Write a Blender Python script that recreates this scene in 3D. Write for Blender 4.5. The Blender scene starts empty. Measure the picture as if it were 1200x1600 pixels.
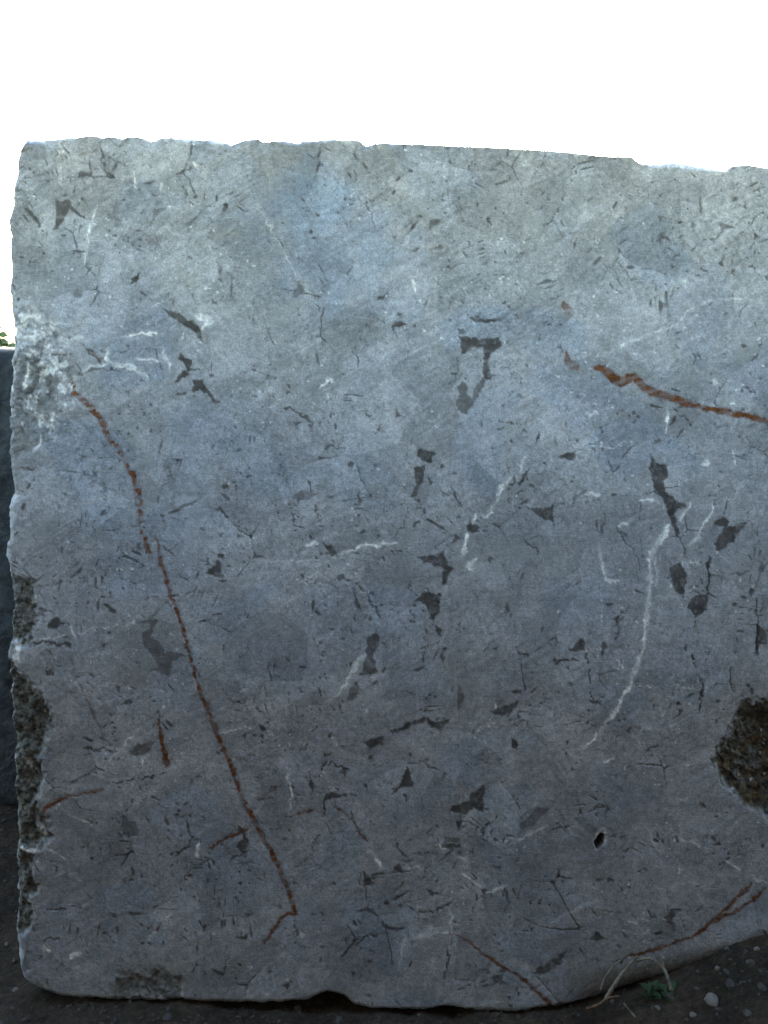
import bpy, math, random
import numpy as np
from mathutils import Vector, Matrix

random.seed(7)
scene = bpy.context.scene
col = scene.collection

# ------------------------------------------------------------------ scale of the place
# the sawn face stands in the plane Y = 0; the yard soil in front of it is Z = 0
S = 792.6                     # photograph pixels per metre on the sawn face
GROUND_PY = 1578.0
DIST = 2.04
HORIZON_PY = 530.0

def fx(px): return (px - 600.0) / S
def fz(py): return (GROUND_PY - py) / S

# ------------------------------------------------------------------ camera
cam_d = bpy.data.cameras.new('camera')
cam = bpy.data.objects.new('camera', cam_d); col.objects.link(cam)
cam.location = (0, -DIST, fz(HORIZON_PY))
cam.rotation_euler = (math.radians(90), 0, 0)
cam_d.sensor_fit = 'VERTICAL'; cam_d.sensor_height = 36.0
cam_d.lens = 36.0 * (S * DIST) / 1600.0
cam_d.shift_y = -(800.0 - HORIZON_PY) / 1600.0
cam_d.clip_start = 0.05; cam_d.clip_end = 3000
scene.camera = cam

# ------------------------------------------------------------------ sky, sun, exposure
SUN_EL, SUN_AZ = math.radians(10.5), math.radians(10.7)   # azimuth to the right of +Y
world = bpy.data.worlds.new('World'); scene.world = world; world.use_nodes = True
wn = world.node_tree
bg = wn.nodes['Background']
sky = wn.nodes.new('ShaderNodeTexSky'); sky.sky_type = 'NISHITA'
sky.sun_disc = False; sky.sun_elevation = SUN_EL; sky.sun_rotation = SUN_AZ
sky.dust_density = 2.0; sky.air_density = 1.0; sky.ozone_density = 1.0
wn.links.new(sky.outputs[0], bg.inputs[0]); bg.inputs[1].default_value = 0.15

sd = bpy.data.lights.new('sun', 'SUN'); sd.energy = 2.0; sd.angle = math.radians(0.5)
sd.color = (1.0, 0.93, 0.82)
sun = bpy.data.objects.new('sun', sd); col.objects.link(sun)
sdir = Vector((math.sin(SUN_AZ) * math.cos(SUN_EL), math.cos(SUN_AZ) * math.cos(SUN_EL), math.sin(SUN_EL)))
sun.rotation_euler = sdir.to_track_quat('Z', 'Y').to_euler()
sun.location = (3, 12, 6)

vs = scene.view_settings
vs.view_transform = 'Standard'; vs.look = 'None'; vs.gamma = 1.0
vs.exposure = 4.33
scene.cycles.max_bounces = 6

# ------------------------------------------------------------------ numpy noise
_rng = np.random.default_rng(11)
_TAB = _rng.random((64, 256, 256)).astype(np.float32)

def vnoise(x, y, scale, seed):
    t = _TAB[seed % 64]
    u = x / scale + seed * 17.31; v = y / scale + seed * 9.77
    iu = np.floor(u).astype(np.int64); iv = np.floor(v).astype(np.int64)
    fu = (u - iu); fv = (v - iv)
    fu = fu * fu * fu * (fu * (fu * 6 - 15) + 10); fv = fv * fv * fv * (fv * (fv * 6 - 15) + 10)
    a = t[iu & 255, iv & 255]; b = t[(iu + 1) & 255, iv & 255]
    c = t[iu & 255, (iv + 1) & 255]; d = t[(iu + 1) & 255, (iv + 1) & 255]
    return (a * (1 - fu) + b * fu) * (1 - fv) + (c * (1 - fu) + d * fu) * fv

def fbm(x, y, scale, seed, octv=4, gain=0.5):
    r = 0.0; amp = 1.0; tot = 0.0
    for k in range(octv):
        r = r + amp * vnoise(x, y, scale / (2.03 ** k), seed + k * 5)
        tot += amp; amp *= gain
    return r / tot            # 0..1 around 0.5

def sstep(a, b, v):
    t = np.clip((v - a) / (b - a), 0, 1)
    return t * t * (3 - 2 * t)

def cells(x, y, scale, seed):
    """jittered cells: F1, F2, F3 (in px) and a random value for the nearest cell"""
    u = x / scale; v = y / scale
    iu = np.floor(u).astype(np.int64); iv = np.floor(v).astype(np.int64)
    f1 = np.full(x.shape, 9.0); f2 = f1.copy(); f3 = f1.copy(); cid = np.zeros(x.shape)
    for du in (-1, 0, 1):
        for dv in (-1, 0, 1):
            a = (iu + du) & 255; b = (iv + dv) & 255
            jx = _TAB[(seed) % 64][a, b]; jy = _TAB[(seed + 1) % 64][a, b]
            d = np.hypot(iu + du + jx - u, iv + dv + jy - v)
            m1 = d < f1; m2 = (~m1) & (d < f2); m3 = (~m1) & (~m2) & (d < f3)
            f3 = np.where(m1 | m2, f2, np.where(m3, d, f3))
            f2 = np.where(m1, f1, np.where(m2, d, f2))
            f1 = np.where(m1, d, f1)
            cid = np.where(m1, _TAB[(seed + 2) % 64][a, b], cid)
    return f1 * scale, f2 * scale, f3 * scale, cid

# ------------------------------------------------------------------ material helpers
def new_mat(name):
    m = bpy.data.materials.new(name); m.use_nodes = True
    nt = m.node_tree; nt.nodes.clear()
    out = nt.nodes.new('ShaderNodeOutputMaterial'); b = nt.nodes.new('ShaderNodeBsdfPrincipled')
    nt.links.new(b.outputs[0], out.inputs[0])
    return m, nt, b

def nd(nt, t, **kw):
    n = nt.nodes.new(t)
    for k, v in kw.items(): setattr(n, k, v)
    return n

def noise(nt, vec, scale, detail=4, rough=0.55, dist=0.0):
    n = nd(nt, 'ShaderNodeTexNoise')
    n.inputs['Scale'].default_value = scale; n.inputs['Detail'].default_value = detail
    n.inputs['Roughness'].default_value = rough; n.inputs['Distortion'].default_value = dist
    nt.links.new(vec, n.inputs['Vector'])
    return n.outputs[0]

def mapr(nt, v, a, b, c, d):
    n = nd(nt, 'ShaderNodeMapRange')
    for i, x in enumerate((a, b, c, d)): n.inputs[i + 1].default_value = x
    nt.links.new(v, n.inputs[0]); return n.outputs[0]

def mixc(nt, fac, a, b, mode='MIX'):
    n = nd(nt, 'ShaderNodeMix', data_type='RGBA', blend_type=mode)
    for sock, v in ((n.inputs['Factor'], fac), (n.inputs[6], a), (n.inputs[7], b)):
        if isinstance(v, (tuple, list)): sock.default_value = (*v, 1.0)
        elif isinstance(v, (int, float)): sock.default_value = v
        else: nt.links.new(v, sock)
    return n.outputs[2]

def mth(nt, op, a, b=None):
    n = nd(nt, 'ShaderNodeMath', operation=op)
    for i, v in enumerate((a, b)):
        if v is None: continue
        if isinstance(v, (int, float)): n.inputs[i].default_value = v
        else: nt.links.new(v, n.inputs[i])
    return n.outputs[0]

def attr(nt, name):
    n = nd(nt, 'ShaderNodeAttribute', attribute_name=name); return n.outputs['Fac']

def mapping(nt, vec, scale, rot=(0, 0, 0)):
    n = nd(nt, 'ShaderNodeMapping')
    n.inputs['Scale'].default_value = scale; n.inputs['Rotation'].default_value = rot
    nt.links.new(vec, n.inputs['Vector']); return n.outputs[0]

# ------------------------------------------------------------------ stone material
def make_stone():
    m, nt, b = new_mat('blue_grey_stone')
    tc = nd(nt, 'ShaderNodeTexCoord'); P = tc.outputs['Object']
    base = mixc(nt, mapr(nt, noise(nt, P, 5.0, 5, 0.6), 0.35, 0.65, 0, 1), (0.180, 0.186, 0.194), (0.246, 0.246, 0.246))
    base = mixc(nt, mth(nt, 'MULTIPLY', attr(nt, 'blue'), 0.85), base, (0.150, 0.196, 0.258))
    # crystal-to-crystal tone
    tone = mapr(nt, attr(nt, 'tone'), 0, 1, 0.74, 1.26)
    base = mixc(nt, 1.0, base, tone, 'MULTIPLY')
    # mottling at three sizes
    for sc, lo, hi, det in ((22, 0.82, 1.18, 5), (95, 0.76, 1.24, 5), (300, 0.70, 1.30, 4)):
        g = mapr(nt, noise(nt, P, sc, det, 0.65), 0.3, 0.7, lo, hi)
        base = mixc(nt, 1.0, base, g, 'MULTIPLY')
    # greenish / brownish films
    gfac = mapr(nt, noise(nt, P, 14, 5, 0.7, 0.6), 0.52, 0.72, 0, 0.5)
    base = mixc(nt, gfac, base, (0.200, 0.203, 0.185))
    # fine feathery lamellae, two directions
    l1 = noise(nt, mapping(nt, P, (22, 22, 430), (0, math.radians(30), 0)), 1.0, 3, 0.6)
    base = mixc(nt, mapr(nt, l1, 0.60, 0.76, 0, 0.45), base, (0.42, 0.44, 0.46))
    l2 = noise(nt, mapping(nt, P, (520, 60, 60), (0, math.radians(-25), 0)), 1.0, 3, 0.6)
    base = mixc(nt, mapr(nt, l2, 0.62, 0.78, 0, 0.30), base, (0.07, 0.075, 0.08))
    # rough broken surface: dark olive crystalline
    rr = mixc(nt, mapr(nt, noise(nt, P, 95, 5, 0.7), 0.36, 0.66, 0, 1), (0.018, 0.019, 0.017), (0.150, 0.150, 0.130))
    rr = mixc(nt, mapr(nt, noise(nt, P, 230, 3, 0.7), 0.60, 0.72, 0, 0.6), rr, (0.34, 0.34, 0.32))
    base = mixc(nt, attr(nt, 'rough'), base, rr)
    br = mixc(nt, mapr(nt, noise(nt, P, 60, 4, 0.6), 0.4, 0.65, 0, 1), (0.018, 0.016, 0.012), (0.110, 0.078, 0.040))
    base = mixc(nt, attr(nt, 'brown'), base, br)
    # dark mineral
    dk = mixc(nt, mapr(nt, noise(nt, P, 40, 4, 0.6), 0.35, 0.65, 0, 1), (0.032, 0.029, 0.027), (0.072, 0.066, 0.062))
    base = mixc(nt, attr(nt, 'dark'), base, dk)
    base = mixc(nt, attr(nt, 'crack'), base, (0.020, 0.018, 0.017))
    # bruised white crystal; the mask also holds painted lit edge rims
    wh = mixc(nt, mapr(nt, noise(nt, P, 140, 4, 0.7), 0.35, 0.65, 0, 1), (0.42, 0.415, 0.39), (0.78, 0.77, 0.73))
    base = mixc(nt, attr(nt, 'white'), base, wh)
    # rust
    ru = mixc(nt, mapr(nt, noise(nt, P, 120, 4, 0.7), 0.35, 0.68, 0, 1), (0.048, 0.017, 0.006), (0.150, 0.055, 0.018))
    base = mixc(nt, attr(nt, 'rust'), base, ru)
    nt.links.new(base, b.inputs['Base Color'])
    rg = mapr(nt, noise(nt, P, 60, 4, 0.6), 0.3, 0.7, 0.58, 0.80)
    nt.links.new(rg, b.inputs['Roughness'])
    b.inputs['Specular IOR Level'].default_value = 0.12
    # relief finer than the mesh
    h = mth(nt, 'ADD', noise(nt, P, 330, 4, 0.7), mth(nt, 'MULTIPLY', noise(nt, P, 900, 2, 0.6), 0.5))
    h = mth(nt, 'ADD', h, mth(nt, 'MULTIPLY', l1, 0.4))
    bp = nd(nt, 'ShaderNodeBump'); bp.inputs['Strength'].default_value = 0.7; bp.inputs['Distance'].default_value = 0.0018
    nt.links.new(h, bp.inputs['Height']); nt.links.new(bp.outputs[0], b.inputs['Normal'])
    return m
STONE = make_stone()

def make_soil():
    m, nt, b = new_mat('dark_yard_soil')
    tc = nd(nt, 'ShaderNodeTexCoord'); P = tc.outputs['Object']
    c = mixc(nt, mapr(nt, noise(nt, P, 6, 6, 0.65), 0.35, 0.65, 0, 1), (0.017, 0.012, 0.008), (0.046, 0.033, 0.022))
    c = mixc(nt, 1.0, c, mapr(nt, noise(nt, P, 75, 4, 0.7), 0.3, 0.7, 0.45, 1.55), 'MULTIPLY')
    c = mixc(nt, mapr(nt, noise(nt, P, 190, 3, 0.6), 0.66, 0.72, 0, 0.7), c, (0.075, 0.068, 0.058))
    # beyond the yard the ground is rough meadow
    sx = nd(nt, 'ShaderNodeSeparateXYZ'); nt.links.new(P, sx.inputs[0])
    far = mapr(nt, mth(nt, 'ADD', sx.outputs[1], mth(nt, 'MULTIPLY', noise(nt, P, 0.5, 4), 4.0)), 7.5, 9.5, 0, 1)
    g = mixc(nt, noise(nt, P, 1.3, 5, 0.7), (0.035, 0.055, 0.018), (0.085, 0.105, 0.040))
    c = mixc(nt, far, c, g)
    nt.links.new(c, b.inputs['Base Color']); b.inputs['Roughness'].default_value = 0.95
    b.inputs['Specular IOR Level'].default_value = 0.15
    h = mth(nt, 'ADD', noise(nt, P, 60, 6, 0.7), mth(nt, 'MULTIPLY', noise(nt, P, 300, 3, 0.6), 0.4))
    bp = nd(nt, 'ShaderNodeBump'); bp.inputs['Strength'].default_value = 0.9; bp.inputs['Distance'].default_value = 0.012
    nt.links.new(h, bp.inputs['Height']); nt.links.new(bp.outputs[0], b.inputs['Normal'])
    return m
SOIL = make_soil()

def simple_mat(name, c0, c1, scale, rough=0.85, bump=0.004, spec=0.25):
    m, nt, b = new_mat(name)
    tc = nd(nt, 'ShaderNodeTexCoord'); P = tc.outputs['Object']
    c = mixc(nt, mapr(nt, noise(nt, P, scale, 5, 0.65), 0.35, 0.65, 0, 1), c0, c1)
    nt.links.new(c, b.inputs['Base Color']); b.inputs['Roughness'].default_value = rough
    b.inputs['Specular IOR Level'].default_value = spec
    bp = nd(nt, 'ShaderNodeBump'); bp.inputs['Strength'].default_value = 0.6; bp.inputs['Distance'].default_value = bump
    nt.links.new(noise(nt, P, scale * 3, 4, 0.65), bp.inputs['Height']); nt.links.new(bp.outputs[0], b.inputs['Normal'])
    return m
PALE = simple_mat('pale_stone', (0.10, 0.092, 0.080), (0.22, 0.20, 0.175), 60)
GREYST = simple_mat('grey_pebble', (0.022, 0.020, 0.018), (0.070, 0.064, 0.056), 60)
ADDED_BLACK = simple_mat('added_row_black', (0.022, 0.022, 0.023), (0.050, 0.049, 0.047), 30, .7)  # near-black so the added facing row throws back little light
STALK = simple_mat('dry_stalk', (0.06, 0.050, 0.038), (0.17, 0.15, 0.115), 70, 0.8, 0.001)
STEMB = simple_mat('brown_stem', (0.045, 0.025, 0.016), (0.11, 0.065, 0.04), 70, 0.85, 0.001)
LEAF = simple_mat('weed_leaf', (0.014, 0.028, 0.010), (0.030, 0.052, 0.018), 90, 0.55, 0.0006)
GRASSM = simple_mat('meadow_grass', (0.028, 0.048, 0.014), (0.060, 0.085, 0.028), 8, 0.7, 0.001)

def link_mesh(name, verts, faces, mat, parent=None, smooth=True):
    me = bpy.data.meshes.new(name)
    me.from_pydata([tuple(v) for v in verts], [], faces)
    if smooth:
        me.polygons.foreach_set('use_smooth', [True] * len(me.polygons))
    me.materials.append(mat); me.update()
    o = bpy.data.objects.new(name, me); col.objects.link(o)
    if parent: o.parent = parent
    return o

def np_mesh(name, V, F, mat, parent=None, attrs=None):
    me = bpy.data.meshes.new(name)
    nf = len(F); k = F.shape[1]
    me.vertices.add(len(V)); me.vertices.foreach_set('co', np.ascontiguousarray(V, dtype=np.float32).ravel())
    me.loops.add(nf * k); me.loops.foreach_set('vertex_index', np.ascontiguousarray(F, dtype=np.int32).ravel())
    me.polygons.add(nf); me.polygons.foreach_set('loop_start', np.arange(0, nf * k, k, dtype=np.int32))
    me.polygons.foreach_set('use_smooth', np.ones(nf, dtype=bool))
    me.update(calc_edges=True)
    for nme, a in (attrs or {}).items():
        at = me.attributes.new(nme, 'FLOAT', 'POINT'); at.data.foreach_set('value', np.ascontiguousarray(a, dtype=np.float32))
    me.materials.append(mat)
    o = bpy.data.objects.new(name, me); col.objects.link(o)
    if parent: o.parent = parent
    return o

def tag(o, label, cat, group=None):
    o['label'] = label; o['category'] = cat
    if group: o['group'] = group
    return o

def empty(name, loc):
    o = bpy.data.objects.new(name, None); col.objects.link(o); o.location = loc
    o.empty_display_size = 0.1
    return o

# ------------------------------------------------------------------ ground sheet
def ground_h(x, y):
    x = np.asarray(x, float); y = np.asarray(y, float)
    big = 0.010 * (fbm(x * 100 + 500, y * 100 + 500, 45, 3) - 0.5) * 2
    clods = 0.016 * (fbm(x * 100 + 900, y * 100 + 300, 9, 8, 4, 0.6) - 0.5) * 2
    near = np.exp(-((x / 9.0) ** 2 + ((y) / 9.0) ** 2))
    # heap of soil pushed against the right-hand end of the front block
    m = sstep(0.30, 0.85, x) * 0.165 + sstep(0.85, 1.9, x) * 0.10
    m = m * np.exp(-(np.clip(-y - 0.05, 0, 9) / 0.55) ** 2) * np.exp(-(np.clip(y - 0.1, 0, 9) / 0.8) ** 2)
    # low bank of dust left along the foot of the block on the left
    m2 = 0.012 * sstep(-0.25, -0.5, x) * np.exp(-((y + 0.02) / 0.09) ** 2)
    return (big + clods) * near - 0.006 + m + m2

def axis(lo, hi, a, b, step, growth=1.16):
    mid = list(np.arange(a, b, step))
    r = []; s = step; p = b
    while p < hi: r.append(p); s *= growth; p += s
    r.append(hi)
    l = []; s = step; p = a
    while p > lo: s *= growth; p -= s; l.append(max(p, lo))
    return np.array(l[::-1] + mid + r)

def build_ground():
    gx = axis(-900, 900, -1.25, 1.35, 0.009); gy = axis(-900, 1600, -0.55, 1.1, 0.009)
    X, Y = np.meshgrid(gx, gy)
    Z = ground_h(X, Y)
    V = np.stack([X.ravel(), Y.ravel(), Z.ravel()], 1)
    n = len(gx); idx = np.arange(len(gx) * len(gy)).reshape(len(gy), n)
    F = np.stack([idx[:-1, :-1], idx[:-1, 1:], idx[1:, 1:], idx[1:, :-1]], -1).reshape(-1, 4)
    o = np_mesh('ground', V, F, SOIL); o['kind'] = 'structure'
build_ground()

# ------------------------------------------------------------------ the big sawn block
TOP = [(20,250),(25,246),(29,234),(37,223),(50,220),(83,218),(120,216),(173,215),(187,219),(207,215),(220,217),(233,222),(253,217),
       (287,218),(333,221),(360,227),(383,221),(400,219),(413,223),(450,223),(463,226),(480,223),(517,221),(560,223),(573,232),
       (587,228),(600,226),(650,228),(733,232),(800,235),(860,239),(943,247),(987,248),(1000,257),(1020,260),(1053,256),(1087,261),
       (1117,267),(1135,270),(1147,262),(1173,261),(1200,266),(1300,271),(1450,280),(1600,285),(1760,300)]
LEFT = [(225,29),(247,25),(280,20),(320,17),(350,14),(370,17),(393,14),(420,17),(440,15),(473,16),(500,21),(540,23),(570,18),(637,15),
        (687,15),(733,20),(767,25),(783,17),(797,12),(840,13),(870,10),(920,17),(947,20),(987,18),(1027,16),(1067,18),(1113,22),(1163,23),
        (1180,25),(1230,24),(1290,26),(1317,28),(1350,26),(1400,28),(1433,25),(1473,30),(1513,33),(1528,38),(1545,46),(1578,50)]
BOT = [(20,1535),(33,1539),(47,1545),(77,1556),(97,1563),(183,1569),(290,1570),(400,1574),(483,1569),(497,1562),(510,1557),(537,1561),(553,1576),
       (583,1582),(667,1583),(700,1577),(727,1582),(800,1585),(850,1579),(877,1579),(947,1576),(987,1571),(1033,1562),(1060,1556),
       (1120,1541),(1200,1516),(1350,1490),(1760,1490)]

def Z3(ox, oy, pts): return [(ox + x / 3.0, oy + y / 3.0) for x, y in pts]
A = lambda p: Z3(0, 180, p)
B = lambda p: Z3(400, 180, p)
C = lambda p: Z3(800, 180, p)
D = lambda p: Z3(0, 520, p)
E = lambda p: Z3(400, 520, p)
Fq = lambda p: Z3(800, 520, p)
G = lambda p: Z3(0, 880, p)
H = lambda p: Z3(400, 880, p)
I = lambda p: Z3(800, 880, p)
J = lambda p: Z3(0, 1200, p)
K = lambda p: Z3(400, 1200, p)
L = lambda p: Z3(800, 1200, p)

# dark mineral grains: (strength, outline)
DARK = [
 (.75, A([(255,400),(335,400),(320,460),(300,500),(265,535),(245,540),(262,490),(250,460),(262,440)])),
 (.9, A([(655,735),(648,775),(620,795),(595,800),(615,775),(610,762)])),
 (1., A([(765,905),(830,926),(880,956),(930,985),(938,1015),(958,1062),(940,1054),(912,1022),(885,998),(840,973),(800,948)])),
 (.8, A([(655,825),(690,848),(704,862),(670,850)])),
 (.4, A([(720,435),(770,440),(730,470),(705,520),(690,520),(715,470)])),
 (.4, A([(340,825),(385,820),(380,848),(345,852)])),
 (.6, A([(1020,695),(1042,738),(1025,738)])),
 (.25, A([(140,120),(210,118),(208,205),(150,200)])),
 (.3, A([(680,565),(765,560),(750,615),(690,610)])),
 (.35, A([(525,420),(570,405),(560,450),(530,452)])),
 (.6, A([(800,860),(830,870),(815,892),(805,885)])),
 (.6, B([(810,505),(840,480),(860,492),(845,520),(805,540)])),
 (.45, B([(195,780),(210,785),(228,840),(180,855),(170,835)])),
 (.6, B([(645,565),(668,555),(655,595)])),
 (.9, B([(575,858),(628,822),(603,857),(570,867)])),
 (.7, B([(655,922),(692,930),(665,952)])),
 (.8, B([(650,962),(682,965),(707,980),(660,992),(630,1003)])),
 (.9, B([(1000,942),(1050,950),(1150,962),(1190,970),(1050,970),(1005,960)])),
 (.8, E([(955,20),(1065,30),(1140,15),(1155,65),(1105,100),(1090,140),(1095,185),(1122,200),(1090,222),(1065,205),(1060,190),(1070,100),(1060,65),(1020,65),(965,105),(960,60)])),
 (.6, E([(1060,205),(1085,220),(1030,320),(1015,345),(985,375),(945,370),(935,340),(950,310),(945,260),(965,228),(990,225),(995,290),(1015,310),(1030,260)])),
 (.6, B([(950,1003),(975,1000),(988,1012),(972,1028),(955,1028)])),
 (.7, C([(665,535),(690,560),(748,578),(742,590),(705,580)])),
 (.6, C([(960,505),(1010,510),(1047,518),(1042,535),(1000,535),(985,560),(940,597),(943,582),(980,545),(975,525)])),
 (.5, C([(850,485),(862,515),(850,548),(833,525)])),
 (.6, C([(738,676),(785,643),(793,655),(755,678)])),
 (.7, C([(1007,653),(1002,675),(992,690),(992,712),(970,700),(985,685)])),
 (1., D([(843,95),(870,120),(902,125),(892,163),(937,175),(937,182),(870,180),(865,140),(833,125)])),
 (1., D([(860,168),(888,195),(840,227),(818,237),(825,210)])),
 (1., D([(903,222),(947,218),(962,253),(987,273),(1003,308),(1028,325),(1010,338),(973,293),(940,268),(905,288),(891,275),(910,250)])),
 (.75, D([(963,1130),(1010,1080),(1032,1063),(1037,1120),(1048,1152),(1000,1142)])),
 (.9, D([(1018,1033),(1053,1038),(1047,1062),(1022,1057)])),
 (.7, D([(92,632),(175,628),(155,645),(100,643)])),
 (.6, D([(818,827),(880,798),(945,778),(902,808),(830,833)])),
 (.5, D([(480,692),(503,740),(478,758)])),
 (.8, D([(1045,712),(1077,715),(1072,737),(1048,732)])),
 (.8, D([(1038,755),(1077,775),(1072,793),(1050,777)])),
 (.8, D([(648,1083),(684,1090),(660,1103)])),
 (.7, D([(1108,948),(1144,955),(1113,968)])),
 (1., E([(765,532),(790,548),(853,565),(827,580),(822,608),(775,603),(752,570)])),
 (.85, E([(740,628),(792,623),(787,690),(767,710),(757,768),(726,768),(745,715)])),
 (.8, E([(858,603),(888,626),(865,631)])),
 (.5, E([(170,765),(220,738),(298,755),(240,783),(190,788)])),
 (.8, E([(653,343),(672,383),(697,396),(653,401)])),
 (.8, E([(245,430),(264,423),(272,458),(255,443)])),
 (.8, E([(912,722),(940,755),(968,818),(945,793)])),
 (.95, E([(1000,862),(1022,898),(1058,910),(1010,938),(988,920)])),
 (.85, E([(763,1050),(840,1045),(880,1018),(897,1085),(932,1105),(907,1140),(890,1175),(865,1182),(880,1110),(820,1085),(775,1082)])),
 (.7, E([(483,738),(497,790),(478,803)])),
 (.8, E([(313,983),(357,1000),(378,1052),(360,1058),(335,1020)])),
 (.7, E([(1085,1047),(1113,1060),(1095,1083),(1078,1070)])),
 (.7, E([(935,937),(958,965),(918,988)])),
 (.8, E([(430,610),(460,615),(455,635),(435,630)])),
 (1., Fq([(650,568),(667,598),(722,625),(732,680),(712,700),(712,743),(760,778),(813,805),(807,822),(772,832),(767,880),(787,940),(782,968),(763,935),(743,880),(728,830),(698,770),(663,745),(658,680),(643,640)])),
 (1., Fq([(943,880),(995,863),(1017,885),(1012,908),(1050,898),(1110,880),(1062,932),(1032,977),(977,1018),(948,1018),(958,960),(983,930),(988,912),(943,907)])),
 (1., I([(736,15),(790,-2),(820,60),(807,132),(785,150),(763,130),(748,80)])),
 (1., I([(823,200),(850,153),(912,138),(917,217),(860,252),(843,235)])),
 (.85, Fq([(72,822),(150,825),(190,797),(192,888),(150,872),(110,852)])),
 (.75, Fq([(228,570),(260,560),(297,548),(292,597),(265,602),(250,592),(222,587)])),
 (.9, Fq([(77,637),(62,690),(42,718),(28,712),(50,670)])),
 (.8, Fq([(125,463),(134,500),(113,513)])),
 (.9, I([(1143,277),(1197,335),(1200,375),(1160,372),(1147,420),(1137,437)])),
 (.9, I([(468,265),(502,246),(499,292)])),
 (.9, I([(262,411),(332,343),(343,375),(337,412)])),
 (.8, I([(358,638),(422,648),(417,667),(385,657)])),
 (.8, I([(0,598),(47,590),(42,610),(0,614)])),
 (.8, I([(0,818),(37,850),(20,873),(-4,860)])),
 (.5, Fq([(273,822),(290,768),(345,728),(353,740),(300,777),(282,820)])),
 (.8, Fq([(772,383),(763,412),(737,447),(728,452),(745,413)])),
 (.75, Fq([(803,448),(798,470),(768,493),(775,475)])),
 (.7, Fq([(658,520),(690,497),(700,505),(672,525)])),
 (.6, G([(690,257),(742,263),(717,310),(707,340),(767,395),(762,420),(815,418),(888,435),(840,443),(800,467),(792,538),(740,507),(697,507),(745,480),(708,430),(668,385),(668,330),(700,300)])),
 (.8, G([(477,188),(542,213),(542,237),(508,224)])),
 (.95, G([(235,268),(270,258),(303,285),(250,308),(218,300)])),
 (.65, G([(608,885),(650,850),(733,833),(702,870),(660,908),(618,903)])),
 (.8, G([(388,860),(422,853),(412,878)])),
 (.7, G([(212,502),(250,495),(258,520),(225,527)])),
 (.9, H([(738,180),(790,133),(867,145),(862,230),(830,288),(818,250),(790,190)])),
 (.9, H([(838,290),(872,310),(867,348),(845,327)])),
 (.7, H([(523,350),(555,328),(587,360),(547,440),(572,522),(488,527),(510,450)])),
 (.6, H([(470,553),(492,585),(457,653),(428,642),(435,595)])),
 (.85, H([(453,90),(467,150),(493,217),(473,212),(458,165)])),
 (.9, H([(733,502),(788,478),(767,508)])),
 (.6, H([(950,572),(973,620),(950,703),(938,650)])),
 (.95, H([(628,785),(680,768),(730,743),(785,723),(802,735),(700,778),(640,797)])),
 (.8, H([(798,728),(850,745),(908,733),(867,788),(808,757)])),
 (.85, H([(498,835),(560,823),(600,808),(590,852),(540,872)])),
 (.8, H([(1078,690),(1150,678),(1203,648),(1203,692),(1160,718)])),
 (1., H([(318,1085),(360,1078),(428,1100),(370,1107),(318,1122)])),
 (.8, H([(710,952),(738,1047),(690,1052),(628,1083),(670,1040)])),
 (.8, H([(1030,1060),(1073,1037),(1068,1168),(1010,1152),(990,1173),(918,1168),(918,1138),(985,1120)])),
 (1., H([(243,978),(267,1020),(264,1083),(254,1040)])),
 (.95, H([(298,947),(335,928),(322,948)])),
 (.9, H([(408,960),(432,963),(417,1028)])),
 (.9, H([(573,222),(603,272),(578,250)])),
 (.8, H([(588,363),(623,407),(603,400)])),
 (.9, H([(867,393),(908,400),(885,413)])),
 (.7, H([(373,60),(405,48),(422,75),(385,83)])),
 (1., H([(8,758),(42,765),(53,787),(25,788)])),
 (.9, H([(1107,402),(1138,393),(1132,412)])),
 (.5, J([(580,222),(640,258),(653,322),(578,312),(568,270)])),
 (.8, J([(1148,318),(1173,345),(1150,388),(1107,372)])),
 (.9, J([(538,745),(552,743),(552,783)])),
 (.9, J([(1107,792),(1163,778),(1150,808)])),
 (.9, J([(253,453),(278,465),(262,483)])),
 (.9, J([(613,463),(638,480),(620,498)])),
 (.9, J([(1143,678),(1183,690),(1155,693)])),
 (.95, J([(873,248),(888,300),(873,303)])),
 (.8, K([(878,362),(957,350),(957,372),(890,392),(872,380)])),
 (.5, K([(872,352),(890,325),(955,322),(957,342),(905,352)])),
 (1., K([(643,477),(670,448),(693,488)])),
 (1., K([(598,637),(615,613),(633,642)])),
 (1., K([(658,642),(682,628),(683,658)])),
 (1., K([(868,653),(928,607),(902,652)])),
 (1., K([(798,573),(850,580),(863,592),(810,593)])),
 (.8, K([(520,498),(553,540),(513,553)])),
 (.9, K([(648,363),(690,388),(713,423),(680,402)])),
 (.9, K([(1053,558),(1083,575),(1060,593)])),
 (1., K([(118,1015),(168,1003),(150,1038)])),
 (.8, K([(636,592),(702,518),(692,547)])),
 (1., K([(408,800),(432,793),(427,828)])),
 (.6, K([(1100,458),(1153,462),(1140,483)])),
 (.9, K([(945,245),(967,240),(955,300),(945,285)])),
 (1., L([(358,802),(395,763),(438,790),(400,808)])),
 (.5, L([(38,262),(110,178),(182,188),(130,242),(38,303)])),
 (.75, L([(98,962),(160,908),(258,863),(230,912),(150,962)])),
 (.8, L([(592,482),(637,458),(632,473)])),
 (1., L([(440,165),(454,200),(430,238)])),
 (.7, L([(720,700),(745,660),(805,655),(745,712)])),
]

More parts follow.
